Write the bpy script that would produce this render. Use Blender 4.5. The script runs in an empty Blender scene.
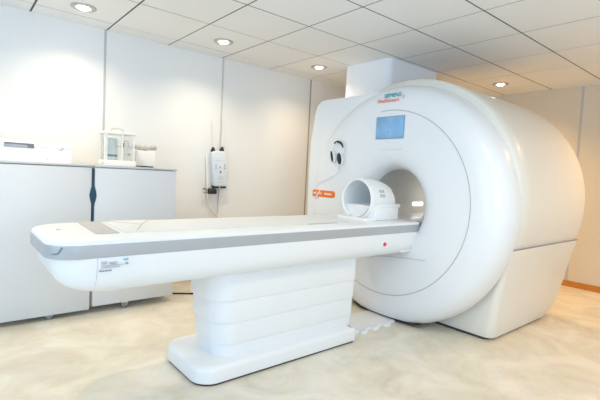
import bpy, bmesh, math, random
from mathutils import Vector, Matrix
random.seed(7)
PI = math.pi
scene = bpy.context.scene
COL = scene.collection

# ------------------------------------------------------------------ materials
def mat(name, color, rough=0.5, metal=0.0, coat=0.0, emit=None, estr=0.0, trans=0.0, alpha=1.0,
        noise=0.0, nscale=30.0, spec=0.5, bump=0.0):
    m = bpy.data.materials.new(name); m.use_nodes = True
    nt = m.node_tree; b = nt.nodes['Principled BSDF']
    c = (*color, 1)
    b.inputs['Base Color'].default_value = c
    b.inputs['Roughness'].default_value = rough
    b.inputs['Metallic'].default_value = metal
    b.inputs['Coat Weight'].default_value = coat
    b.inputs['Coat Roughness'].default_value = 0.08
    b.inputs['Specular IOR Level'].default_value = spec
    b.inputs['Transmission Weight'].default_value = trans
    b.inputs['Alpha'].default_value = alpha
    if emit:
        b.inputs['Emission Color'].default_value = (*emit, 1)
        b.inputs['Emission Strength'].default_value = estr
    if noise > 0 or bump > 0:
        tc = nt.nodes.new('ShaderNodeTexCoord')
        n = nt.nodes.new('ShaderNodeTexNoise')
        n.inputs['Scale'].default_value = nscale
        n.inputs['Detail'].default_value = 4
        nt.links.new(tc.outputs['Object'], n.inputs['Vector'])
    if noise > 0:
        r = nt.nodes.new('ShaderNodeValToRGB')
        r.color_ramp.elements[0].position = 0.3
        r.color_ramp.elements[1].position = 0.7
        r.color_ramp.elements[0].color = (*[max(0, x * (1 - noise)) for x in color], 1)
        r.color_ramp.elements[1].color = (*[min(1, x * (1 + noise)) for x in color], 1)
        nt.links.new(n.outputs['Fac'], r.inputs['Fac'])
        nt.links.new(r.outputs['Color'], b.inputs['Base Color'])
    if bump > 0:
        bp = nt.nodes.new('ShaderNodeBump')
        bp.inputs['Strength'].default_value = bump
        bp.inputs['Distance'].default_value = 0.01
        nt.links.new(n.outputs['Fac'], bp.inputs['Height'])
        nt.links.new(bp.outputs['Normal'], b.inputs['Normal'])
    return m

WHITE = mat('white_gloss_plastic', (0.86, 0.875, 0.89), 0.32, coat=0.25, noise=0.006, nscale=6)
WARM_LIT_BODY = mat('warm_lit_satin_cover', (0.85, 0.815, 0.74), 0.38, coat=0.1, noise=0.006, nscale=6)  # white cover tinted cream: warm lamplight put into its colour
WHITE_TABLE = mat('white_table_shell', (0.87, 0.875, 0.885), 0.35, coat=0.2, noise=0.006, nscale=8)
BRIGHT = mat('bright_white_plastic', (0.90, 0.90, 0.89), 0.4, noise=0.006, nscale=10)
CREAM = mat('cream_plastic', (0.90, 0.89, 0.85), 0.45, noise=0.01, nscale=20)
RAIL = mat('silver_rail', (0.47, 0.475, 0.49), 0.4, metal=0.2, noise=0.02, nscale=15)
GREYPAD = mat('light_grey_pad', (0.52, 0.52, 0.51), 0.6, noise=0.02, nscale=40)
FOAM = mat('white_sheet', (0.77, 0.78, 0.785), 0.75, noise=0.01, nscale=25, bump=0.1)
BORE = mat('grey_bore_lining', (0.50, 0.50, 0.48), 0.5, noise=0.02, nscale=6)
SEAM = mat('grey_joint_line', (0.30, 0.30, 0.30), 0.6, noise=0.02)
SEAM_LT = mat('pale_joint_line', (0.58, 0.59, 0.59), 0.6, noise=0.02)
BLACK = mat('black_rubber', (0.02, 0.02, 0.022), 0.55, noise=0.05)
DARK = mat('dark_shadow_foot', (0.05, 0.045, 0.04), 0.7, noise=0.05)  # near-black feet paint the shadow gap under scanner and table
SCREEN = mat('blue_screen', (0.22, 0.42, 0.66), 0.25, emit=(0.25, 0.47, 0.74), estr=0.10, noise=0.16, nscale=9)
SCREEN_EDGE = mat('grey_blue_screen_edge', (0.25, 0.36, 0.48), 0.35, noise=0.02)
TEAL = mat('teal_lettering', (0.0, 0.40, 0.50), 0.5, noise=0.02)
ORANGE_T = mat('orange_lettering', (0.92, 0.36, 0.24), 0.5, noise=0.02)
ORANGE = mat('orange_sticker', (0.90, 0.20, 0.02), 0.5, noise=0.03)
STICK_W = mat('white_sticker_print', (0.95, 0.92, 0.88), 0.5, noise=0.01)
PRINT = mat('grey_print', (0.25, 0.27, 0.29), 0.6, noise=0.03)
PRINT_LT = mat('pale_grey_print', (0.5, 0.52, 0.54), 0.6, noise=0.03)
RED = mat('red_button', (0.75, 0.03, 0.03), 0.35, noise=0.03)
LIGHTSTRIP = mat('bore_light', (1, 1, 1), 0.5, emit=(1, 0.98, 0.95), estr=4.0, noise=0.01)
CAB = mat('pale_grey_cabinet_panel', (0.72, 0.735, 0.76), 0.38, coat=0.1, noise=0.006, nscale=5)
CABTOP = mat('grey_cabinet_top', (0.60, 0.615, 0.63), 0.4, noise=0.01)
NAVY = mat('dark_blue_grip', (0.018, 0.06, 0.11), 0.4, noise=0.03)
METAL = mat('brushed_metal', (0.62, 0.62, 0.60), 0.3, metal=0.9, noise=0.03)
LAMPRING = mat('downlight_ring', (0.52, 0.51, 0.48), 0.35, metal=0.5, noise=0.02)
LAMP = mat('downlight_bulb', (1, 1, 1), 0.5, emit=(1, 0.95, 0.86), estr=14.0, noise=0.01)
DUCT = mat('white_painted_casing', (0.90, 0.92, 0.95), 0.55, noise=0.006)
WOOD = mat('orange_wood_skirting', (0.55, 0.22, 0.035), 0.4, noise=0.12, nscale=12)
STRIP = mat('grey_joint_strip', (0.50, 0.515, 0.54), 0.5, noise=0.02)
STRIP_T = mat('tan_joint_strip', (0.36, 0.33, 0.28), 0.5, noise=0.02)
BOXGREY = mat('light_blue_grey_plastic', (0.70, 0.755, 0.83), 0.4, noise=0.01)
GLASS = mat('clear_glass', (0.94, 0.97, 0.97), 0.03, trans=0.95, alpha=0.35, noise=0.003)
ACRYL = mat('clear_acrylic', (0.88, 0.92, 0.93), 0.06, trans=0.9, alpha=0.5, noise=0.003)
DRUM = mat('pale_green_chart', (0.70, 0.80, 0.79), 0.5, noise=0.06, nscale=60)
LIDGREY = mat('grey_fabric', (0.46, 0.46, 0.45), 0.8, noise=0.15, nscale=60)
PLUG = mat('brown_black_plug', (0.05, 0.04, 0.03), 0.5, noise=0.05)
HOSE = mat('beige_hose', (0.80, 0.775, 0.72), 0.5, noise=0.01)
COILPRINT = mat('grey_coil_print', (0.50, 0.52, 0.52), 0.5, noise=0.02)

def wall_mat(name, c, n=0.012):
    return mat(name, c, 0.55, noise=n, nscale=1.2)
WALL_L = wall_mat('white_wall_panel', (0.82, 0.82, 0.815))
WALL_B = wall_mat('warm_dim_wall_panel', (0.70, 0.64, 0.54))  # dim warm lamplight put into the back wall's colour

def floor_mat():
    m = bpy.data.materials.new('cream_marble_floor'); m.use_nodes = True
    nt = m.node_tree; b = nt.nodes['Principled BSDF']; L = nt.links.new
    tc = nt.nodes.new('ShaderNodeTexCoord')
    n1 = nt.nodes.new('ShaderNodeTexNoise'); n1.inputs['Scale'].default_value = 2.2
    n1.inputs['Detail'].default_value = 8; n1.inputs['Roughness'].default_value = 0.62
    n1.inputs['Distortion'].default_value = 0.9
    L(tc.outputs['Object'], n1.inputs['Vector'])
    r1 = nt.nodes.new('ShaderNodeValToRGB')
    e = r1.color_ramp.elements
    e[0].position = 0.32; e[0].color = (0.66, 0.575, 0.42, 1)
    e[1].position = 0.62; e[1].color = (0.86, 0.79, 0.65, 1)
    L(n1.outputs['Fac'], r1.inputs['Fac'])
    n2 = nt.nodes.new('ShaderNodeTexNoise'); n2.inputs['Scale'].default_value = 14
    n2.inputs['Detail'].default_value = 6
    L(tc.outputs['Object'], n2.inputs['Vector'])
    mx = nt.nodes.new('ShaderNodeMixRGB'); mx.blend_type = 'SOFT_LIGHT'
    mx.inputs['Fac'].default_value = 0.35
    L(r1.outputs['Color'], mx.inputs['Color1']); L(n2.outputs['Color'], mx.inputs['Color2'])
    hs = nt.nodes.new('ShaderNodeHueSaturation'); hs.inputs['Saturation'].default_value = 0.85
    L(mx.outputs['Color'], hs.inputs['Color'])
    L(hs.outputs['Color'], b.inputs['Base Color'])
    mr = nt.nodes.new('ShaderNodeMapRange')
    mr.inputs['To Min'].default_value = 0.22; mr.inputs['To Max'].default_value = 0.42
    L(n2.outputs['Fac'], mr.inputs['Value']); L(mr.outputs['Result'], b.inputs['Roughness'])
    b.inputs['Specular IOR Level'].default_value = 0.45
    return m
FLOOR = floor_mat()
TILE = mat('grey_white_ceiling_tile', (0.88, 0.88, 0.875), 0.7, noise=0.015, nscale=0.9)
GAP = mat('dark_ceiling_gap', (0.10, 0.095, 0.09), 0.8, noise=0.05)

# ------------------------------------------------------------------ mesh helpers
ROOTLOC = {}
def obj(name, bm, m, parent=None, smooth=True, angle=38):
    me = bpy.data.meshes.new(name)
    bmesh.ops.recalc_face_normals(bm, faces=bm.faces[:])
    off = ROOTLOC.get(parent.name, Vector()) if parent else Vector()
    if off.length > 0:
        bmesh.ops.translate(bm, verts=bm.verts[:], vec=-off)
    bm.to_mesh(me); bm.free()
    if smooth:
        for p in me.polygons: p.use_smooth = True
        me.set_sharp_from_angle(angle=math.radians(angle))
    me.materials.append(m)
    o = bpy.data.objects.new(name, me); COL.objects.link(o)
    if parent:
        o.parent = parent; ROOTLOC[o.name] = off
    return o

def thing(name, label, cat, loc, group=None):
    o = bpy.data.objects.new(name, None); COL.objects.link(o)
    o.location = loc; o.empty_display_size = 0.05
    o['label'] = label; o['category'] = cat
    if group: o['group'] = group
    ROOTLOC[o.name] = Vector(loc)
    return o
def tag(o, label, cat, group=None):
    o['label'] = label; o['category'] = cat
    if group: o['group'] = group
    return o
def struct(name, bm, m, smooth=False):
    o = obj(name, bm, m, None, smooth); o['kind'] = 'structure'; return o

def B(): return bmesh.new()
def box(bm, x0, x1, y0, y1, z0, z1, bev=0.0, seg=2):
    r = bmesh.ops.create_cube(bm, size=1)
    vs = r['verts']
    for v in vs:
        v.co = Vector(((x0 + x1) / 2 + v.co.x * (x1 - x0), (y0 + y1) / 2 + v.co.y * (y1 - y0), (z0 + z1) / 2 + v.co.z * (z1 - z0)))
    if bev > 0:
        es = list({e for v in vs for e in v.link_edges})
        bmesh.ops.bevel(bm, geom=es, offset=bev, segments=seg, profile=0.5, affect='EDGES')
    return bm
def loft(bm, rings, cap0=True, cap1=True, closed=True):
    R = [[bm.verts.new(p) for p in ring] for ring in rings]
    n = len(R[0])
    for a, b in zip(R, R[1:]):
        for i in range(n if closed else n - 1):
            j = (i + 1) % n
            bm.faces.new((a[i], a[j], b[j], b[i]))
    if cap0: bm.faces.new(R[0])
    if cap1: bm.faces.new(R[-1][::-1])
    return R
def lathe_x(bm, prof, cy, cz, seg=128, cap0=False, cap1=False):
    rings = [[(x, cy + r * math.cos(2 * PI * k / seg), cz + r * math.sin(2 * PI * k / seg)) for k in range(seg)] for r, x in prof]
    return loft(bm, rings, cap0, cap1)
def lathe_z(bm, prof, cx, cy, seg=40, cap0=True, cap1=True):
    rings = [[(cx + r * math.cos(2 * PI * k / seg), cy + r * math.sin(2 * PI * k / seg), z) for k in range(seg)] for r, z in prof]
    return loft(bm, rings, cap0, cap1)
def cyl(bm, p0, p1, r, seg=20, r1=None, bev=0.0):
    p0 = Vector(p0); p1 = Vector(p1); d = (p1 - p0); q = d.to_track_quat('Z', 'Y')
    r1 = r if r1 is None else r1
    L = d.length
    prof = [(r, 0), (r1, L)]
    if bev > 0: prof = [(r - bev, 0), (r, bev), (r1, L - bev), (r1 - bev, L)]
    rings = [[p0 + q @ Vector((a * math.cos(2 * PI * k / seg), a * math.sin(2 * PI * k / seg), z)) for k in range(seg)] for a, z in prof]
    loft(bm, rings)
    return bm
def smooth_path(pts, n=8):
    pts = [Vector(p) for p in pts]
    out = []
    P = [pts[0]] + pts + [pts[-1]]
    for i in range(1, len(P) - 2):
        a, b, c, d = P[i - 1], P[i], P[i + 1], P[i + 2]
        for k in range(n):
            t = k / n
            out.append(0.5 * ((2 * b) + (c - a) * t + (2 * a - 5 * b + 4 * c - d) * t * t + (3 * b - a - 3 * c + d) * t ** 3))
    out.append(pts[-1])
    return out
def tube(bm, pts, r, seg=10, closed=False, radii=None):
    pts = [Vector(p) for p in pts]; n = len(pts)
    rings = []; up = None
    for i, p in enumerate(pts):
        if closed: t = pts[(i + 1) % n] - pts[i - 1]
        else: t = pts[min(i + 1, n - 1)] - pts[max(i - 1, 0)]
        t.normalize()
        if up is None:
            up = t.orthogonal().normalized()
        up = (up - t * up.dot(t)).normalized()
        s = t.cross(up)
        rr = radii[i] if radii else r
        rings.append([p + rr * (math.cos(2 * PI * k / seg) * up + math.sin(2 * PI * k / seg) * s) for k in range(seg)])
    if closed:
        rings.append(rings[0])
        R = [[bm.verts.new(q) for q in ring] for ring in rings[:-1]]
        for i in range(n):
            a, b = R[i], R[(i + 1) % n]
            for k in range(seg):
                j = (k + 1) % seg
                bm.faces.new((a[k], a[j], b[j], b[k]))
    else:
        loft(bm, rings)
    return bm
def rrect(x0, x1, y0, y1, r, seg=8):
    """rounded rectangle, r = radius or four radii (x0y0, x1y0, x1y1, x0y1); ccw list of (x, y)"""
    if not isinstance(r, (list, tuple)): r = [r] * 4
    out = []
    for (cx, cy, a0), rr in zip(((x0, y0, PI), (x1, y0, 1.5 * PI), (x1, y1, 0), (x0, y1, 0.5 * PI)), r):
        sx = 1 if cx == x0 else -1; sy = 1 if cy == y0 else -1
        for k in range(seg + 1):
            a = a0 + 0.5 * PI * k / seg
            out.append((cx + sx * rr + rr * math.cos(a), cy + sy * rr + rr * math.sin(a)))
    return out
def slab(bm, ring2d, z0, z1, bev=0.0, bevb=0.0, inset=None):
    """extrude an xy outline from z0 to z1 with rounded top/bottom edges"""
    def off(d):
        n = len(ring2d); res = []
        for i in range(n):
            p0 = Vector(ring2d[i - 1]); p = Vector(ring2d[i]); p1 = Vector(ring2d[(i + 1) % n])
            t = (p1 - p0)
            if t.length < 1e-9: t = Vector((1, 0))
            t.normalize(); nrm = Vector((-t.y, t.x))
            res.append(p + nrm * d)
        return res
    lay = []
    if bevb > 0:
        for k in range(4):
            a = 0.5 * PI * k / 4
            lay.append((bevb * (1 - math.sin(a)), z0 + bevb * (1 - math.cos(a))))
    lay.append((0, z0 + bevb)); lay.append((0, z1 - bev))
    if bev > 0:
        for k in range(1, 5):
            a = 0.5 * PI * k / 4
            lay.append((bev * (1 - math.cos(a)), z1 - bev + bev * math.sin(a)))
    loft(bm, [[(p.x, p.y, z) for p in off(d)] for d, z in lay])
    return bm
def prism_x(bm, poly_yz, x0, x1, bev=0.0):
    R = loft(bm, [[(x, y, z) for y, z in poly_yz] for x in (x0, x1)])
    if bev > 0:
        es = [e for e in bm.edges if abs(e.verts[0].co.x - x0) < 1e-6 and abs(e.verts[1].co.x - x0) < 1e-6]
        bmesh.ops.bevel(bm, geom=es, offset=bev, segments=3, profile=0.5, affect='EDGES')
    return bm
def text_bm(s, size, origin, xdir, ydir, lift, depth=0.0015, width=None, shear=0.0, bold=0.0):
    cu = bpy.data.curves.new('lettering', 'FONT'); cu.body = s; cu.size = size; cu.extrude = depth; cu.shear = shear
    cu.offset = bold
    o = bpy.data.objects.new('lettering', cu); COL.objects.link(o)
    bpy.context.view_layer.update()
    me = bpy.data.meshes.new_from_object(o.evaluated_get(bpy.context.evaluated_depsgraph_get()))
    bpy.data.objects.remove(o); bpy.data.curves.remove(cu)
    bm = B(); bm.from_mesh(me); bpy.data.meshes.remove(me)
    xd = Vector(xdir).normalized(); yd = Vector(ydir).normalized(); nd = xd.cross(yd)
    w = max(v.co.x for v in bm.verts)
    k = (width / w) if width else 1
    for v in bm.verts:
        v.co = Vector(origin) + xd * v.co.x * k + yd * v.co.y + nd * (v.co.z + lift)
    return bm

# ------------------------------------------------------------------ room shell
H = 2.386; XR = 5.85; YN = -6.4; XL = -2.2
struct('floor', box(B(), XL, XR + .1, YN, 0.1, -0.1, 0), FLOOR)
struct('wall_left', box(B(), XL, XR + .1, 0, 0.1, 0, H + .1), WALL_L)
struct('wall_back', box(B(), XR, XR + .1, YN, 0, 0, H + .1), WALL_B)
# ceiling: suspended tiles with open joints
a_w = {0: .003, 1: .008, 2: .009, 3: .012, 4: .013, 5: .013, 6: .011}
b_w = {1: .015, 2: .014, 3: .012, 4: .011, 5: .010, 6: .009, 7: .009, 8: .008, 9: .007}
ay = [0.0, -0.22, -0.86, -1.435, -2.02, -2.59] + [-(3.19 + 0.6 * k) for k in range(0, 6)]
bx = [-1.8, -1.2, -0.6, 0.0, 0.617, 1.2, 1.772, 2.363, 2.98, 3.59, 4.245, 4.85, 5.52, XR]
cb = B()
for i in range(len(bx) - 1):
    for j in range(len(ay) - 1):
        x0, x1 = bx[i], bx[i + 1]; y1, y0 = ay[j], ay[j + 1]
        k0 = i - 3; k1 = i - 2
        gx0 = b_w.get(k0, .008) / 2; gx1 = b_w.get(k1, .008) / 2 if x1 < XR else 0
        gy1 = a_w.get(j, .008) / 2 if j else 0; gy0 = a_w.get(j + 1, .008) / 2
        dz = random.uniform(0, 0.0012)
        box(cb, x0 + gx0, x1 - gx1, y0 + gy0, y1 - gy1, H + dz, H + 0.0030)
struct('ceiling', cb, TILE)
struct('trim_9', box(B(), XL, XR + .1, YN, 0.1, H + 0.0020, H + 0.1), GAP)      # dark void above the tiles
# panel joint strips of the walls
for n, x in enumerate((1.19, 2.385, 3.645, 4.85)):
    struct('trim_%d' % (n + 1), box(B(), x - .009, x + .009, -0.004, 0.002, 0.05, H), (STRIP, mat('pale_joint_strip', (.58, .575, .56), .5, noise=.02), STRIP_T, STRIP_T)[n])
for n, y in enumerate((-1.16, -2.36, -3.56)):
    struct('trim_%d' % (n + 5), box(B(), XR - 0.004, XR + .002, y - .012, y + .012, 0.07, H), STRIP)
struct('baseboard_left', box(B(), XL, XR - .014, -0.014, 0.0, 0, 0.05), WOOD)
struct('baseboard_back', box(B(), XR - 0.014, XR, YN, 0.0, 0, 0.07, 0.003), WOOD)

# ------------------------------------------------------------------ downlights
def downlight(x, y, label):
    t = thing('downlight', label, 'ceiling light', (x, y, H), 'recessed ceiling downlights')
    b = B(); S = 40
    prof = [(.041, H + .002), (.050, H - .003), (.060, H - .010), (.088, H - .007), (.092, H - .001), (.088, H + .006), (.055, H + .006)]
    rings = [[(x + r * math.cos(2 * PI * k / S), y + r * math.sin(2 * PI * k / S), z) for k in range(S)] for r, z in prof]
    loft(b, rings, False, False)
    obj('ring', b, LAMPRING, t)
    b = B(); lathe_z(b, [(.040, H + .004), (.038, H - .010), (.032, H - .018), (.015, H - .022)], x, y)
    obj('bulb', b, LAMP, t)
    return t
dl = [(0.91, -0.45, 'round downlight at top left, nearest the camera above the cabinets'),
      (2.085, -0.535, 'round downlight in the ceiling above the wall control box'),
      (3.275, -0.555, 'round downlight just left of the square ceiling column'),
      (5.195, -1.685, 'round downlight in the far corner behind the scanner, under tan ceiling')]
for x, y, l in dl: downlight(x, y, l)

# ------------------------------------------------------------------ boxed column
t = tag(obj('column', slab(B(), rrect(3.46, 4.33, -1.395, -0.77, .07), 1.932, H - .0005), DUCT),
        'white square boxed column rising from behind the scanner to the ceiling', 'column')

# ------------------------------------------------------------------ MRI scanner
CY = -1.88
scan = thing('mri_scanner', 'large round white MRI scanner with a central bore and a blue screen', 'MRI scanner', (3.6, CY, 0))
DZ = 0.968
front_prof = [(.302, 3.075), (.306, 3.04), (.316, 3.005), (.335, 2.965), (.365, 2.935), (.41, 2.915), (.48, 2.905), (.60, 2.90), (.75, 2.90),
              (.80, 2.901), (.84, 2.904), (.88, 2.912), (.915, 2.926), (.945, 2.946), (.97, 2.975), (.988, 3.01), (1.0, 3.05), (1.005, 3.09), (1.005, 3.13)]
b = B(); lathe_x(b, front_prof, CY, DZ, 192)
def bore_shift(b):
    for v in b.verts:
        rr_ = math.hypot(v.co.y - CY, v.co.z - DZ)
        k = min(1, max(0, (.60 - rr_) / .28))
        v.co.y -= .024 * k
bore_shift(b)
bmesh.ops.bisect_plane(b, geom=b.verts[:] + b.edges[:] + b.faces[:], plane_co=(0, 0, 0.03), plane_no=(0, 0, 1), clear_inner=True)
fc = obj('front_cover', b, WHITE, scan, angle=60)
def disc_arc(r, a0, a1, x, n): return [(x, CY + r * math.cos(math.radians(a0 + (a1 - a0) * k / n)), DZ + .015 + r * math.sin(math.radians(a0 + (a1 - a0) * k / n))) for k in range(n + 1)]
b = B(); tube(b, disc_arc(.763, 84, 300, 2.9002, 120), .0030, 6)
obj('joint_ring', b, mat('grey_ring_line', (.44, .445, .45), .6, noise=.02), fc)
# thin horizontal joint of the front cover below the bore
b = B(); tube(b, [(2.8995, CY + .10 - .0265 * k, 0.500 + .0105 * math.sqrt(k) * 1.6) for k in range(0, 21)], .0026, 6)
obj('lower_joint', b, SEAM_LT, fc)
b = B(); tube(b, [(2.900, -1.80, 1.425), (2.900, -2.04, 1.425)], .0015, 6)
obj('upper_joint', b, mat('faint_joint_line', (.74, .75, .755), .5, noise=.01), fc)
# bore lining
b = B()
lathe_x(b, [(.303, 3.07), (.300, 3.10), (.300, 4.48), (.33, 4.55)], CY, DZ, 96)
bore_shift(b)
bl = obj('bore_lining', b, BORE, scan)
b = B()
def bore_pt(x, z, r=.297): return (x, CY - .024 + math.sqrt(r * r - (z - DZ) ** 2), z)
R = loft(b, [[bore_pt(x, z, rr) for z, rr in ((.928, .296), (.960, .296), (.960, .301), (.928, .301))] for x in (3.70, 3.87)])
obj('light_strip', b, LIGHTSTRIP, bl)
# rounded body
BZ = 1.035; BR = 1.005
b = B()
lathe_x(b, [(.90, 3.12), (.985, 3.125), (BR, 3.15), (BR, 3.3), (BR, 3.6), (BR, 3.9), (BR, 4.40), (.998, 4.46), (.975, 4.505), (.935, 4.535), (.88, 4.55), (.33, 4.55)], CY, BZ, 160)
bmesh.ops.bisect_plane(b, geom=b.verts[:] + b.edges[:] + b.faces[:], plane_co=(0, 0, 0.06), plane_no=(0, 0, 1), clear_inner=True)
obj('body_cover', b, WARM_LIT_BODY, scan, angle=50)
# flat left side cover (wing)
def arc(cy, cz, r, a0, a1, n=8):
    return [(cy + r * math.cos(math.radians(a0 + (a1 - a0) * k / n)), cz + r * math.sin(math.radians(a0 + (a1 - a0) * k / n))) for k in range(n + 1)]
def wing_edge(z):
    pts = [(.03, -.955), (.15, -.915), (.5, -.898), (.8, -.888), (1.23, -.880), (1.54, -.884), (1.80, -.900), (1.85, -.908), (1.885, -.925), (1.91, -.955), (1.925, -1.0)]
    for (z0, y0), (z1, y1) in zip(pts, pts[1:]):
        if z <= z1: return y0 + (y1 - y0) * (z - z0) / (z1 - z0) + .020
    return pts[-1][1] + .020
b = B(); rings = []
for z in (.03, .15, .3, .5, .8, 1.0, 1.23, 1.4, 1.54, 1.65, 1.75, 1.80, 1.85, 1.87, 1.885, 1.90, 1.91, 1.918, 1.925):
    x0 = 2.926 + max(0, z - 1.35) ** 1.4 * .095; yl = wing_edge(z); r = .028
    yr = -1.26 if z < 1.36 else -1.80
    ring = [(3.455, yl + .02, z), (3.455, yr, z), (x0, yr, z)]
    ring += [(x0 + r - r * math.cos(0.5 * PI * k / 5), yl - r + r * math.sin(0.5 * PI * k / 5), z) for k in range(6)]
    rings.append(ring)
loft(b, rings)
obj('side_cover', b, WHITE, scan, angle=55)
# base skirt
b = B()
rings = []
for z, y0, x0, x1, r in ((.02, -2.705, 3.235, 4.28, .07), (.05, -2.715, 3.225, 4.35, .07), (.12, -2.725, 3.215, 4.45, .065), (.35, -2.765, 3.18, 4.50, .055), (.60, -2.815, 3.14, 4.485, .04), (.705, -2.850, 3.125, 4.46, .04), (.722, -2.852, 3.125, 4.46, .04)):
    rings.append([(x, y, z) for x, y in rrect(x0, x1, y0, -1.05, r, 6)])
loft(b, rings)
obj('base_skirt', b, WARM_LIT_BODY, scan, angle=40)
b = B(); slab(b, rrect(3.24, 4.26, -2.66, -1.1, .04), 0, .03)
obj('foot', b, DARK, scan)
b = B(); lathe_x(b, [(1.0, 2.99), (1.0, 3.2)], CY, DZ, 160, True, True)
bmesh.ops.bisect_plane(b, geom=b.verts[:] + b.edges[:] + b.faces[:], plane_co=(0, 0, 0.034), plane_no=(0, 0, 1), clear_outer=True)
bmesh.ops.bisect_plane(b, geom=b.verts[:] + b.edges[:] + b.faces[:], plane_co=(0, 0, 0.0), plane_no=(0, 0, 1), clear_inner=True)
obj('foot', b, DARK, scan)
# joint between body and skirt
b = B(); box(b, 3.112, 4.455, -2.8528, -2.70, .722, .7275)
obj('body_joint', b, SEAM, scan)
# display screen, facing -x on the front cover
b = B(); box(b, 2.893, 2.905, -2.043, -1.752, 1.512, 1.698, .006)
scr = obj('display_screen', b, SCREEN_EDGE, scan)
b = B(); box(b, 2.890, 2.8945, -2.036, -1.758, 1.518, 1.691, .001)
obj('screen_glass', b, SCREEN, scr)
for q in ((-1.80, -1.765, 1.672, 1.684), (-1.80, -1.77, 1.524, 1.532), (-2.03, -1.99, 1.524, 1.532), (-1.895, -1.880, 1.558, 1.574)):
    obj('screen_icon', box(B(), 2.8885, 2.8902, *q), SCREEN_EDGE, scr)
# lettering
XD = (0, -1, 0); YD = (0, 0, 1)
b = text_bm('SIEMENS', .052, (2.9125, -1.806, 1.8535), XD, (.40, 0, 1), .0065, .0015, .172)
obj('lettering', b, TEAL, scan, False)
b = text_bm('Healthineers', .050, (2.9040, -1.745, 1.814), XD, (.22, 0, 1), .004, .0015, .225)
obj('lettering', b, ORANGE_T, scan, False)
b = B()
for y, z, r in ((-1.998, 1.862, .004), (-2.010, 1.852, .0045), (-2.014, 1.838, .004), (-2.003, 1.842, .003)):
    cyl(b, (2.900, y, z), (2.921, y, z), r, 12)
obj('dot_emblem', b, mat('pale_orange_dots', (.80, .62, .57), .5, noise=.02), scan)
# orange sticker on the side cover
b = B()
SX = 2.897
prism_x(b, rrect(-1.300, -.985, .975, 1.040, [.03, .012, .012, .03]), SX, SX + .03)
st = obj('orange_sticker', b, ORANGE, scan)
x0, x1 = SX - .0014, SX + .001
def flat(b, pts): return loft(b, [[(x, y, z) for y, z in pts] for x in (x0, x1)])
bm_ = B(); flat(bm_, [(-1.035, .977), (-1.050, .977), (-1.100, 1.038), (-1.086, 1.038)]); obj('slash_mark', bm_, STICK_W, st, False)
for y, w, h, dz in [(-1.000, .014, .016, 0), (-1.017, .010, .012, .001), (-1.030, .010, .018, .002), (-1.072, .013, .014, .002), (-1.09, .010, .016, .0), (-1.105, .013, .013, .001),
                    (-1.160, .015, .018, 0), (-1.179, .011, .014, 0), (-1.194, .011, .014, 0), (-1.209, .012, .014, 0), (-1.225, .011, .018, 0), (-1.240, .015, .013, 0)]:
    bm_ = B(); flat(bm_, [(y, 1.001 + dz), (y - w, .999 + dz), (y - w * .9, 1.001 + h + dz), (y - w * .1, 1.001 + h + dz)])
    obj('sticker_letter', bm_, STICK_W, st, False)
bm_ = B(); x1 = SX + .03; x0 = SX + .004; flat(bm_, [(-1.02, .963), (-1.10, .960), (-1.10, .954), (-1.02, .957)])
obj('small_print', bm_, PRINT_LT, scan, False)
# hook for the headphones
b = B(); tube(b, smooth_path([(2.902, -1.316, 1.482), (2.885, -1.316, 1.481), (2.868, -1.316, 1.481), (2.864, -1.316, 1.495)]), .006, 8)
obj('hook', b, BRIGHT, scan)

# ------------------------------------------------------------------ headphones hanging on the side cover
hp = thing('headphones', 'white headphones with black ear pads hanging on the scanner front', 'headphones', (2.88, -1.323, 1.34))
def hpt(a, ry=.080, rz=.100): return (2.882, -1.322 + ry * math.cos(a), 1.398 + rz * math.sin(a))
b = B(); tube(b, [hpt(math.radians(-8 + 196 * k / 24)) for k in range(25)], .006, 10)
obj('headband', b, BRIGHT, hp)
b = B()
tube(b, [Vector(hpt(math.radians(152 - 92 * k / 14), .083, .104)) + Vector((-.007, 0, 0)) for k in range(15)], .0075, 10, radii=[.003 + .0065 * (1 - k / 15) * 0 + .0075 * math.sin(PI * (k + 1.5) / 19) for k in range(15)])
pb = obj('band_pad', b, BLACK, hp)
def cup(y, z, tilt, pad_r, pad_h):
    c = Vector((2.882, y, z))
    def ell(d, ry, rz):
        out = []
        for k in range(24):
            a = 2 * PI * k / 24
            v = Vector((0, ry * math.cos(a), rz * math.sin(a)))
            v = Matrix.Rotation(math.radians(tilt), 3, 'X') @ v
            out.append(tuple(c + v + Vector((d, 0, 0))))
        return out
    b = B(); loft(b, [ell(.014, .022, .042), ell(.010, .031, .060), ell(-.006, .031, .060), ell(-.012, .027, .055)])
    e = obj('ear_cup', b, BRIGHT, hp)
    b = B(); loft(b, [ell(-.010, pad_r, pad_h), ell(-.018, pad_r, pad_h), ell(-.022, pad_r * .7, pad_h * .85)])
    obj('ear_pad', b, BLACK, e)
    return e
cup(-1.262, 1.366, -14, .013, .052); cup(-1.362, 1.345, -14, .025, .054)
b = B(); tube(b, smooth_path([(2.878, -1.362, 1.29), (2.874, -1.366, 1.255), (2.876, -1.355, 1.225), (2.888, -1.30, 1.195), (2.893, -1.22, 1.16), (2.892, -1.10, 1.12), (2.895, -1.03, 1.08), (2.895, -1.02, 1.045)]), .0035, 8)
obj('cable', b, BRIGHT, hp)
b = B(); tube(b, smooth_path([(2.873, -1.360, 1.295), (2.869, -1.366, 1.265), (2.872, -1.358, 1.235)]), .007, 8)
obj('cable_sleeve', b, BOXGREY, hp)

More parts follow.
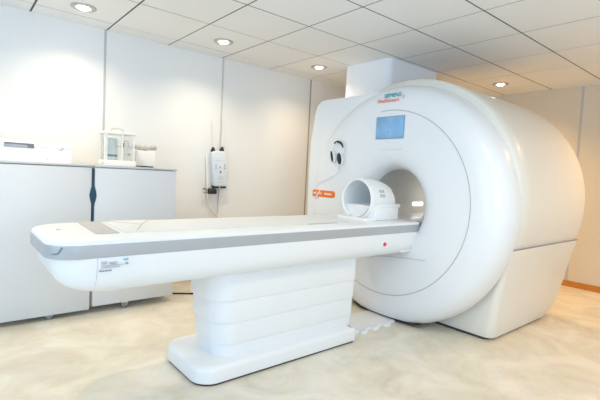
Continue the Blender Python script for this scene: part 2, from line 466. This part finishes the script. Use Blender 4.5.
# ------------------------------------------------------------------ patient table
tb = thing('patient_table', 'long white patient table on a tiered pedestal reaching into the scanner bore', 'patient table', (1.8, CY, 0))
Y0, Y1 = -2.20, -1.56
TOPZ = .858
def top_outline(d=0.0, x1=2.968):
    o = rrect(.428 + d, x1, Y0 + d, Y1 - d, [.12, .004, .004, .17], 14)
    return [(x - .012 * max(0, 1 - ((y - CY) / .32) ** 2) * (1 if x < 1 else 0), y) for x, y in o]
b = B(); slab(b, top_outline(.003), .832, TOPZ, .018)
slab(b, rrect(2.90, 4.30, CY - .255, CY + .255, .01), .835, .853, .006)
top = obj('tabletop', b, WHITE_TABLE, tb)
# raised surface details of the top
b = B()
loft(b, [[(.735, -1.60, z), (.70, -1.99, z), (.625, -2.08, z), (.655, -1.60, z)] if False else
         [(.655, -1.585, z), (.640, -2.03, z), (.745, -2.03, z), (.765, -1.585, z)] for z in (TOPZ - .004, TOPZ + .004)])
obj('grey_band', b, GREYPAD, top, False)
b = B()
rings = []
for z, d in ((TOPZ - .003, 0), (TOPZ + .003, .0), (TOPZ + .005, .006)):
    rings.append([(x, y, z) for x, y in rrect(.86 + d, 2.36 - d, -2.05 + d, -1.60 - d, .04, 5)])
loft(b, rings)
obj('mattress', b, FOAM, top)
b = B()
loft(b, [[(.785, -1.61, z), (.765, -2.03, z), (.90, -2.03, z), (1.04, -1.61, z)] for z in (TOPZ - .003, TOPZ + .008)])
obj('wedge_pad', b, FOAM, top)
b = B(); tube(b, [(.79, -1.62, TOPZ + .0085), (.93, -1.80, TOPZ + .0085), (1.03, -1.62, TOPZ + .009)], .002, 6)
tube(b, [(.83, -2.02, TOPZ + .0085), (.93, -1.80, TOPZ + .0085)], .002, 6)
obj('pad_piping', b, GREYPAD, top)
b = B(); box(b, 1.93, 2.19, -2.06, -2.045, TOPZ - .002, TOPZ + .005, .002)
obj('grip_slot', b, PRINT_LT, top)
b = B(); cyl(b, (.52, -1.83, TOPZ - .002), (.52, -1.83, TOPZ + .003), .010, 16)
obj('index_mark', b, GREYPAD, top)
# silver rail round the top
b = B(); slab(b, top_outline(0), .780, .838, .003, .004)
rail = obj('rail', b, RAIL, tb)
b = B()
tube(b, smooth_path([(.474, -2.178, .832), (.468, -2.172, .820), (.460, -2.166, .806), (.444, -2.142, .801)]), .004, 8)
obj('release_handle', b, PRINT, rail)
# hull-shaped shell below the rail
b = B()
rings = []
for k, (z, d, x0) in enumerate(((.780, .003, .452), (.755, .004, .456), (.72, .007, .464), (.69, .011, .476), (.665, .018, .494), (.645, .030, .520), (.628, .046, .557), (.613, .072, .615), (.604, .10, .70), (.599, .14, .82))):
    x1 = 2.962 - .10 * k / 9 if k else 2.968
    r0 = max(.13 - d * .4, .09)
    rings.append([(x - .018 * max(0, 1 - ((y - CY) / .32) ** 2) * (1 if x < 1 else 0), y, z) for x, y in rrect(x0, x1, Y0 + d, Y1 - d, [r0, .004, .004, r0], 12)])
rings = [[(x, y, z + min(1, max(0, (.72 - z) / .10)) * (-.008 + .024 * min(1, max(0, (x - .6) / .4)) - .016 * min(1, max(0, (x - 1.0) / 1.4))) * (1 if z < .72 else 0)) for x, y, z in ring] for ring in rings]
loft(b, rings)
sh = obj('shell', b, WHITE_TABLE, tb, angle=30)
b = B(); tube(b, [(.607, -2.197, .778), (.607, -2.193, .72), (.606, -2.189, .69), (.605, -2.180, .660), (.604, -2.160, .635)], .0015, 6)
obj('shell_joint', b, SEAM_LT, sh)
b = B()
def sh_rect(b, xa, xb, za, zb): return box(b, xa, xb, -2.202, -2.18, za, zb)
for q in ((.622, .645, .752, .763), (.655, .69, .757, .7585), (.655, .685, .751, .7525), (.622, .74, .744, .7452), (.622, .70, .735, .7362)):
    obj('rating_label', sh_rect(B(), *q), PRINT_LT, sh, False)
obj('teal_mark', box(B(), .715, .735, -2.202, -2.18, .764, .768), TEAL, sh, False)
obj('small_mark', box(B(), .727, .732, -2.200, -2.18, .743, .752), PRINT, sh, False)
obj('arrow_mark', (lambda b: (loft(b, [[(.614, y, .722), (.624, y, .727), (.624, y, .717)] for y in (-2.199, -2.18)]), b)[1])(B()), PRINT, sh, False)
for q in range(4): obj('small_print', box(B(), .629 + q * .010, .635 + q * .010, -2.198, -2.18, .7185, .7235), PRINT, sh, False)
b = B(); cyl(b, (2.545, -2.180, .708), (2.545, -2.210, .708), .014, 20, bev=.004)
bt = obj('stop_button', b, RED, sh)
b = B(); cyl(b, (2.545, -2.180, .708), (2.545, -2.1985, .708), .020, 20)
obj('button_collar', b, BRIGHT, bt)
# docking bracket to the scanner
b = B(); slab(b, rrect(2.80, 2.925, -2.16, -1.60, .01), .62, .776, .002)
obj('docking_bracket', b, WHITE, tb)
# pedestal in tiers, slightly stepped
tiers = [(.610, .438, 0), (.438, .308, .005), (.308, .178, .010), (.178, .09, .015)]
for z1, z0, d in tiers:
    b = B()
    o = rrect(1.245 + d * 3.4, 2.40 - d * .8, -2.085 + d, -1.675 - d, [.13, .04, .04, .13], 10)
    slab(b, o, z0, z1, .003, .005)
    obj('pedestal_tier', b, WHITE_TABLE, tb)
pl = rrect(1.14, 2.365, -2.14, -1.61, [.12, .02, .02, .12], 12)
b = B(); slab(b, pl, .012, .105, .03, .006)
obj('plinth', b, WHITE_TABLE, tb)
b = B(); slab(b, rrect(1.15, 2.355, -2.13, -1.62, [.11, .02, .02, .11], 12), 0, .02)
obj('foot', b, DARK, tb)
# floor plate linking plinth and scanner, with knobs along its edge
b = B(); slab(b, rrect(2.36, 2.96, -2.03, -1.73, .01), 0, .018, .006)
fp = obj('floor_plate', b, WHITE_TABLE, tb)
for x in (2.55, 2.69, 2.83):
    b = B(); slab(b, rrect(x - .035, x + .035, -2.068, -2.02, .014), 0, .020, .008)
    obj('plate_lug', b, WHITE_TABLE, fp)

# ------------------------------------------------------------------ head coil on the table
hc = thing('head_coil', 'white head coil with open round frame lying on the table before the bore', 'head coil', (2.65, CY, TOPZ))
def ringpts(x, cy, cz, ry, rz, a0, a1, n): 
    return [(x, cy + ry * math.cos(math.radians(a0 + (a1 - a0) * k / n)), cz + rz * math.sin(math.radians(a0 + (a1 - a0) * k / n))) for k in range(n + 1)]
ZT = TOPZ
# base tray
b = B(); slab(b, rrect(2.50, 2.87, -2.04, -1.72, .04), ZT, ZT + .018, .006)
obj('base', b, BRIGHT, hc)
# thick open hoop at the near end
def hoop(b, x0, x1, r_out, r_in, cz, n=56):
    sec = [(x0 + .004, r_in), (x0 - .004, r_in + .008), (x0 - .006, (r_in + r_out) / 2), (x0, r_out - .004), (x0 + .012, r_out), (x1, r_out), (x1, r_in)]
    rings = [[(x, CY + r * math.cos(2 * PI * k / n), cz + r * math.sin(2 * PI * k / n)) for x, r in sec] for k in range(n)]
    R = [[b.verts.new(q) for q in ring] for ring in rings]
    m = len(sec)
    for i in range(n):
        A_, B_ = R[i], R[(i + 1) % n]
        for k in range(m): b.faces.new((A_[k], A_[(k + 1) % m], B_[(k + 1) % m], B_[k]))
HZ = ZT + .158
b = B(); hoop(b, 2.565, 2.61, .162, .143, HZ)
hp_ = obj('front_hoop', b, BRIGHT, hc)
b = B(); tube(b, [(2.561, CY + .1445 * math.cos(math.radians(a)), HZ + .1445 * math.sin(math.radians(a))) for a in range(205, 296, 5)], .0028, 6)
obj('rim_line', b, PRINT_LT, hp_)
# liner inside the shell, bluish light put into its colour
b = B(); lathe_x(b, [(.141, 2.60), (.141, 2.80), (.122, 2.86)], CY, HZ, 48)
obj('inner_liner', b, mat('cool_lit_liner', (.84, .88, .90), .35, noise=.01), hc)
# shell behind the hoop, sloping down towards the bore
b = B(); rings = []
for x, r, dz in ((2.61, .158, 0), (2.66, .158, 0), (2.72, .157, 0), (2.79, .152, -.004), (2.84, .145, -.011), (2.88, .132, -.024), (2.91, .114, -.042), (2.92, .09, -.062)):
    rings.append([(x, CY + r * math.cos(2 * PI * k / 48), max(ZT + .004, HZ + dz + r * math.sin(2 * PI * k / 48))) for k in range(48)])
loft(b, rings, False, False)
rs = obj('rear_shell', b, BRIGHT, hc, angle=60)
for q in range(2):
    for w in range(2):
        x = 2.665 + w * .032; a0 = 180 - 8 - q * 13
        pts = [(xx, CY + .1585 * math.cos(math.radians(a)), HZ + .1585 * math.sin(math.radians(a))) for xx, a in ((x, a0), (x + .025, a0), (x + .025, a0 - 9), (x, a0 - 9))]
        b = B(); loft(b, [pts, [(p[0], p[1] + .008, p[2]) for p in pts]]); obj('coil_print', b, COILPRINT, rs, False)
b = B(); tube(b, smooth_path([(2.86, CY - .05, ZT + .265), (2.90, CY - .05, ZT + .245), (2.925, CY - .05, ZT + .225)]), .010, 8)
obj('cable_stub', b, BRIGHT, rs)
b = B(); box(b, 2.60, 2.885, CY - .172, CY + .15, ZT + .002, ZT + .112, .012)
cb_ = obj('connector_block', b, BRIGHT, hc)
b = B(); box(b, 2.62, 2.895, CY - .176, CY - .14, ZT + .100, ZT + .128, .005)
obj('block_ledge', b, WHITE_TABLE, cb_)

# ------------------------------------------------------------------ storage cabinets
CF = -0.595; CT = 1.176
def cabinet(x0, x1, label, cast, zb):
    t = thing('storage_cabinet', label, 'cabinet', ((x0 + x1) / 2, -.27, 0), 'pale grey cabinets on castors')
    b = B(); box(b, x0 + .002, x1 - .002, CF + .02, -.03, .058, CT - .018, .002)
    obj('carcass', b, CAB, t)
    b = B(); box(b, x0 + .004, x1 - .004, CF, CF + .019, zb, CT - .022, .003)
    d = obj('door', b, CAB, t)
    b = B(); box(b, x0, x1, CF - .006, -.02, CT - .016, CT, .003)
    obj('top_panel', b, CABTOP, t)
    for cx, cy in cast:
        b = B(); box(b, cx - .026, cx + .026, cy - .022, cy + .022, .044, .0585, .002)
        c = obj('castor', b, METAL, t)
        for sx in (-1, 1):
            obj('castor_fork', box(B(), cx + sx * .02 - .003, cx + sx * .02 + .003, cy - .012, cy + .014, .022, .046), METAL, c)
        b = B(); cyl(b, (cx - .015, cy, .024), (cx + .015, cy, .024), .024, 20, bev=.003)
        obj('wheel', b, PRINT, c)
    return t, d
c1, d1 = cabinet(.26, .963, 'left pale grey cabinet with flat front, white dispenser box on top', ((.33, CF + .035), (.69, CF + .035), (.33, -.10), (.69, -.10)), .038)
c2, d2 = cabinet(.976, 1.645, 'right pale grey cabinet with flat front, glass recorder on top', ((1.235, CF + .035), (1.10, -.10), (1.55, -.10)), .056)
# dark blue lens-shaped grip between the doors, on the left cabinet's door edge
b = B()
prof = [(1.150, .0075), (1.04, .0075), (1.015, .010), (.975, .020), (.94, .026), (.905, .020), (.87, .011), (.845, .0075), (.70, .0070)]
for sg, par in ((-1, d1), (1, d2)):
    b = B(); pts = [(.9695 + sg * .0004, z) for z, w in prof] + [(.9695 + sg * w, z) for z, w in prof[::-1]]
    loft(b, [[(x, y, z) for x, z in pts] for y in (CF + .012, CF - .004)])
    obj('door_grip', b, NAVY, par)
b = B(); box(b, .9635, .9755, CF + .014, CF + .018, .05, .66)
obj('edge_strip', b, mat('brown_grey_edge', (0.30, 0.27, 0.23), 0.6, noise=.03), d1)

# ------------------------------------------------------------------ things on the cabinets
# white dispenser box
t = thing('dispenser_box', 'long white box with a recessed window on the left cabinet', 'box', (.60, -.33, CT))
b = B()
sec = [(-.44, CT), (-.44, CT + .12), (-.425, CT + .148), (-.405, CT + .158), (-.20, CT + .158), (-.20, CT)]
loft(b, [[(x, y, z) for y, z in sec] for x in (.33, .846)])
bd = obj('body', b, BRIGHT, t, angle=25)
b = B(); box(b, .412, .598, -.4435, -.43, CT + .098, CT + .135, .001)
w = obj('window', b, mat('grey_blue_window', (0.40, 0.42, 0.48), .3, noise=.05), bd)
b = B(); box(b, .416, .594, -.4445, -.44, CT + .121, CT + .132)
box(b, .555, .594, -.4445, -.44, CT + .101, CT + .121)
obj('window_dark_band', b, mat('taupe_band', (0.20, 0.19, 0.22), .5, noise=.08), w, False)  # darker band along the top and one end of the window
b = B(); cyl(b, (.772, -.438, CT + .105), (.772, -.450, CT + .105), .011, 16, bev=.002); box(b, .752, .792, -.4425, -.436, CT + .109, CT + .116, .001)
obj('latch', b, METAL, bd)
b = B(); box(b, .33, .846, -.4415, -.43, CT + .112, CT + .114)
obj('lid_joint', b, SEAM_LT, bd, False)
b = B(); box(b, .68, .69, -.4415, -.43, CT + .02, CT + .026)
obj('small_mark', b, PRINT_LT, bd, False)

# glass-cased recorder
t = thing('recorder', 'white framed glass case recorder with a drum and top handle on the right cabinet', 'recorder', (1.21, -.33, CT))
X0, X1, RY0, RY1 = 1.092, 1.335, -.42, -.27
b = B(); box(b, X0 - .012, X1 + .012, RY0 - .012, RY1 + .012, CT, CT + .045, .006)
bs = obj('base', b, CREAM, t)
b = B(); cyl(b, (1.075, RY0 - .010, CT + .02), (1.075, RY0 - .018, CT + .02), .007, 12)
obj('knob', b, METAL, bs)
b = B(); box(b, X0 - .006, X1 + .006, RY0 - .006, RY1 + .006, CT + .262, CT + .285, .005)
lid = obj('lid', b, CREAM, t)
b = B(); tube(b, smooth_path([(1.165, -.345, CT + .284), (1.168, -.345, CT + .308), (1.178, -.345, CT + .313), (1.245, -.345, CT + .313), (1.255, -.345, CT + .308), (1.258, -.345, CT + .284)], 5), .004, 8)
obj('handle', b, METAL, lid)
for x in (X0, X1 - .014):
    for y in (RY0, RY1 - .014):
        b = B(); box(b, x, x + .014, y, y + .014, CT + .045, CT + .262, .002); obj('post', b, CREAM, t)
b = B(); box(b, 1.225, 1.239, RY0 - .001, RY0 + .012, CT + .045, CT + .262, .002); obj('post', b, CREAM, t)
b = B(); box(b, X0 + .014, X0 + .024, RY0 + .002, RY0 + .010, CT + .045, CT + .262, .001)
obj('post', b, CREAM, t)
b = B(); box(b, X0 + .014, 1.225, RY0 + .004, RY0 + .007, CT + .045, CT + .262); obj('glass_pane', b, GLASS, t, False)
b = B(); box(b, 1.239, X1 - .014, RY0 + .004, RY0 + .007, CT + .045, CT + .262); obj('glass_pane', b, GLASS, t, False)
b = B(); box(b, X0 + .004, X0 + .007, RY0 + .014, RY1 - .014, CT + .045, CT + .262); obj('glass_pane', b, GLASS, t, False)
b = B(); lathe_z(b, [(.048, CT + .05), (.050, CT + .055), (.046, CT + .08), (.046, CT + .225), (.042, CT + .23)], 1.168, -.345, 32)
dr = obj('drum', b, DRUM, t)
b = B(); lathe_z(b, [(.0465, CT + .075), (.0468, CT + .078), (.0468, CT + .092), (.0465, CT + .095)], 1.168, -.345, 32)
obj('drum_band', b, mat('slate_band', (.22, .28, .32), .5, noise=.05), dr)
b = B(); cyl(b, (1.275, -.34, CT + .05), (1.275, -.34, CT + .235), .004, 10); cyl(b, (1.252, -.34, CT + .215), (1.305, -.34, CT + .215), .004, 10)
cyl(b, (1.24, -.35, CT + .10), (1.315, -.35, CT + .102), .003, 10)
mech = obj('mechanism', b, METAL, t)
for q in ((1.250, 1.262, -.372, -.345, CT + .160, CT + .200), (1.31, 1.317, -.358, -.345, CT + .094, CT + .112)):
    obj('weight', box(B(), *q, .002), BLACK, mech)
b = B(); tube(b, [(1.252, -.352, CT + .175), (1.225, -.37, CT + .165), (1.19, -.375, CT + .16)], .002, 6)
obj('pen_arm', b, PRINT, mech)
b = B(); cyl(b, (1.305, -.34, CT + .05), (1.305, -.34, CT + .225), .010, 14)
obj('gauge', b, BOXGREY, t)

# small cream box with grey rolled top
t = thing('small_box', 'small cream box topped by a grey fabric roll, right of the glass recorder', 'box', (1.47, -.22, CT))
b = B(); box(b, 1.40, 1.575, -.27, -.14, CT, CT + .150, .006)
obj('body', b, CREAM, t)
b = B()
tube(b, smooth_path([(1.39, -.20, CT + .186), (1.44, -.20, CT + .178), (1.48, -.20, CT + .174), (1.53, -.20, CT + .178), (1.60, -.20, CT + .186)], 6), .028, 14,
     radii=[.017 + .006 * abs(math.cos(k * .42)) for k in range(25)])
obj('fabric_roll', b, LIDGREY, t)
# two pens on the cabinet top
def pen(x, y, rz, l, label, m):
    t = thing('pen', label, 'pen', (x, y, CT), 'pens on the cabinet top')
    d = Vector((math.cos(rz), math.sin(rz), 0)); c = Vector((x, y, CT + .006))
    b = B(); cyl(b, c - d * l * .5, c + d * l * .38, .006, 12, bev=.001)
    body = obj('barrel', b, m, t)
    b = B(); cyl(b, c + d * l * .38, c + d * l * .5, .0055, 12, r1=.0015)
    obj('tip', b, METAL, body)
pen(1.435, -.46, .08, .13, 'short black pen nearest the front edge of the right cabinet top', BLACK)
pen(1.415, -.33, -.05, .12, 'brown pen beside the small cream box on the cabinet top', mat('brown_pen', (.25, .15, .09), .4, noise=.05))

# ------------------------------------------------------------------ wall control box and hose
t = thing('control_box', 'light blue-grey control box with small buttons hanging on the white wall', 'control box', (2.375, 0, 1.19))
DXC = -.022
b = B()
ring = [(2.275, 1.365), (2.30, 1.385), (2.42, 1.39), (2.445, 1.372), (2.482, 1.02), (2.47, 1.010), (2.325, 1.008), (2.312, 1.02)]
loft(b, [[(x, y, z) for x, z in [(a + DXC, c) for a, c in ring]] for y in (-.001, -.075)])
es = [e for e in b.edges if abs(e.verts[0].co.y + .075) < 1e-6 and abs(e.verts[1].co.y + .075) < 1e-6]
bmesh.ops.bevel(b, geom=es, offset=.010, segments=3, profile=.5, affect='EDGES')
bx_ = obj('body', b, BOXGREY, t, angle=30)
for x, z, r in ((2.325, 1.235, .006), (2.325, 1.205, .006), (2.375, 1.215, .007), (2.430, 1.245, .006), (2.432, 1.225, .006), (2.432, 1.205, .006), (2.382, 1.165, .012)):
    obj('button', cyl(B(), (x + DXC, -.070, z), (x + DXC, -.081, z), r, 14), PRINT, bx_)
for z in (1.11, 1.095, 1.08, 1.05): obj('print_line', box(B(), 2.36 + DXC, 2.42 + DXC, -.0765, -.07, z, z + .004), PRINT_LT, bx_, False)
obj('print_line', box(B(), 2.30 + DXC, 2.435 + DXC, -.0762, -.07, 1.285, 1.288), PRINT_LT, bx_, False)
for x, z0, z1 in ((2.305 + DXC, 1.375, 1.425), (2.412 + DXC, 1.385, 1.435)):
    b = B(); cyl(b, (x, -.035, z0), (x, -.035, z1 - .02), .024, 16, bev=.004); cyl(b, (x, -.035, z1 - .02), (x, -.035, z1), .015, 16)
    obj('cable_gland', b, BLACK, bx_)
for x in (2.323, 2.418):
    b = B(); box(b, x - .03, x + .03, -.06, -.012, .988, 1.012, .006)
    obj('foot', b, BLACK, bx_)
for pts in ([(2.283, -.035, 1.41), (2.28, -.03, 1.50), (2.275, -.016, 1.60), (2.262, -.012, 1.70)], [(2.39, -.035, 1.42), (2.41, -.03, 1.50), (2.405, -.014, 1.62), (2.395, -.012, 1.74)]):
    b = B(); tube(b, smooth_path(pts), .007, 8); obj('cable', b, HOSE, bx_)
b = B(); tube(b, smooth_path([(2.385, -.03, 1.01), (2.39, -.02, .90), (2.385, -.014, .72), (2.38, -.014, .40), (2.385, -.012, .06)]), .008, 8)
obj('cable', b, HOSE, bx_)
hz = tag(obj('hose', tube(B(), smooth_path([(2.222, -.014, 1.33), (2.224, -.03, 1.18), (2.228, -.045, 1.0), (2.242, -.045, .86), (2.295, -.04, .74), (2.36, -.03, .69), (2.372, -.024, .66)]), .011, 10), HOSE),
         'beige hose looping down the wall beside the control box', 'hose')
ROOTLOC[hz.name] = Vector()
t = thing('clip', 'black clip gripping the beige hose, below left of the control box', 'clip', (2.27, -.045, .955))
b = B(); box(b, 2.225, 2.325, -.085, -.02, .925, .985, .012)
cj = obj('jaw', b, BLACK, t)
b = B(); cyl(b, (2.235, -.05, .965), (2.175, -.05, .985), .009, 10); cyl(b, (2.235, -.05, .945), (2.18, -.05, .935), .006, 10)
obj('lever', b, PRINT, cj)

# ------------------------------------------------------------------ plug and cord on the floor by the left wall
t = thing('power_plug', 'dark angled plug on a cord at the foot of the left wall', 'plug', (2.1, -.12, 0))
b = B(); tube(b, smooth_path([(2.085, -.022, .035), (2.085, -.05, .03), (2.09, -.10, .018), (2.11, -.17, .017), (2.14, -.22, .017)]), .017, 12)
obj('body', b, PLUG, t)
b = B(); cyl(b, (2.14, -.22, .017), (2.165, -.26, .012), .010, 10)
obj('sleeve', b, BLACK, t)
tag(obj('cord', tube(B(), smooth_path([(1.70, -.395, .007), (1.76, -.42, .007), (1.87, -.49, .007), (1.98, -.55, .007), (2.2, -.60, .007)]), .007, 8), BLACK),
    'thin black cord lying on the floor beyond the right cabinet', 'cord')

# ------------------------------------------------------------------ lights
def area(name, loc, target, size, energy, color, sy=None):
    l = bpy.data.lights.new(name, 'AREA'); l.energy = energy; l.color = color; l.size = size
    if sy: l.shape = 'RECTANGLE'; l.size_y = sy
    o = bpy.data.objects.new(name, l); COL.objects.link(o); o.location = loc
    o.rotation_euler = (Vector(target) - Vector(loc)).to_track_quat('-Z', 'Y').to_euler()
    return o
def spot(name, loc, energy, color, ang=120, blend=.8, r=.05, target=None):
    l = bpy.data.lights.new(name, 'SPOT'); l.energy = energy; l.color = color
    l.spot_size = math.radians(ang); l.spot_blend = blend; l.shadow_soft_size = r
    o = bpy.data.objects.new(name, l); COL.objects.link(o); o.location = loc
    if target: o.rotation_euler = (Vector(target) - Vector(loc)).to_track_quat('-Z', 'Y').to_euler()
    return o
WARM = (1, .63, .27)
for (x, y, l), e, c in zip(dl, (38, 40, 36, 95), ((1, .84, .58), (1, .84, .58), (1, .80, .54), WARM)):
    spot('downlight_and_fill', (x, y, H - .03), e, c, 140, 1.0, .04)
# out-of-frame spots: one casts the table shadow, the rest added as warm fill
for x, y, e, c in ((0.1, -1.27, 44, (1, .77, .43)), (1.9, -3.6, 38, (1, .84, .58)), (4.7, -3.7, 66, (1, .56, .17)), (3.0, -4.6, 20, (1, .86, .62))):
    spot('downlight_and_fill', (x, y, H - .03), e, c, 150, .9, .04)
# daylight from the window side, left of and behind the camera
area('window_daylight', (-2.0, -3.0, 1.5), (3.0, -1.5, 2.0), 2.2, 36, (.44, .70, 1.0), 1.6)
area('window_daylight', (0.4, -6.2, 1.5), (2.8, -1.8, 2.1), 3.0, 52, (.62, .81, 1.0), 1.8)

pl_ = bpy.data.lights.new('bore_fill', 'POINT'); pl_.energy = 2.4; pl_.color = (1, .97, .92); pl_.shadow_soft_size = .06  # unseen point light added to brighten the bore lining
po = bpy.data.objects.new('bore_fill', pl_); COL.objects.link(po); po.location = (4.05, CY - .05, DZ + .18)
w = bpy.data.worlds.new('World'); scene.world = w; w.use_nodes = True
bg = w.node_tree.nodes['Background']; bg.inputs['Color'].default_value = (.78, .89, 1, 1); bg.inputs['Strength'].default_value = .60

# ------------------------------------------------------------------ camera
cam = bpy.data.cameras.new('camera'); co = bpy.data.objects.new('camera', cam); COL.objects.link(co)
cam.sensor_width = 36; cam.lens = 419.62 * 36 / 600; cam.clip_start = .05
yaw, pitch, roll = 0.6961, -0.0617, 0.0509
fw = Vector((math.sin(yaw) * math.cos(pitch), math.cos(yaw) * math.cos(pitch), math.sin(pitch)))
rgt = fw.cross(Vector((0, 0, 1))).normalized(); u = rgt.cross(fw)
c_, s_ = math.cos(roll), math.sin(roll)
rr = c_ * rgt + s_ * u; uu = -s_ * rgt + c_ * u
co.matrix_world = Matrix(((rr.x, uu.x, -fw.x, .12), (rr.y, uu.y, -fw.y, -4.118), (rr.z, uu.z, -fw.z, 1.186), (0, 0, 0, 1)))
scene.camera = co
scene.view_settings.view_transform = 'Standard'
scene.view_settings.look = 'None'
scene.view_settings.exposure = 0.19
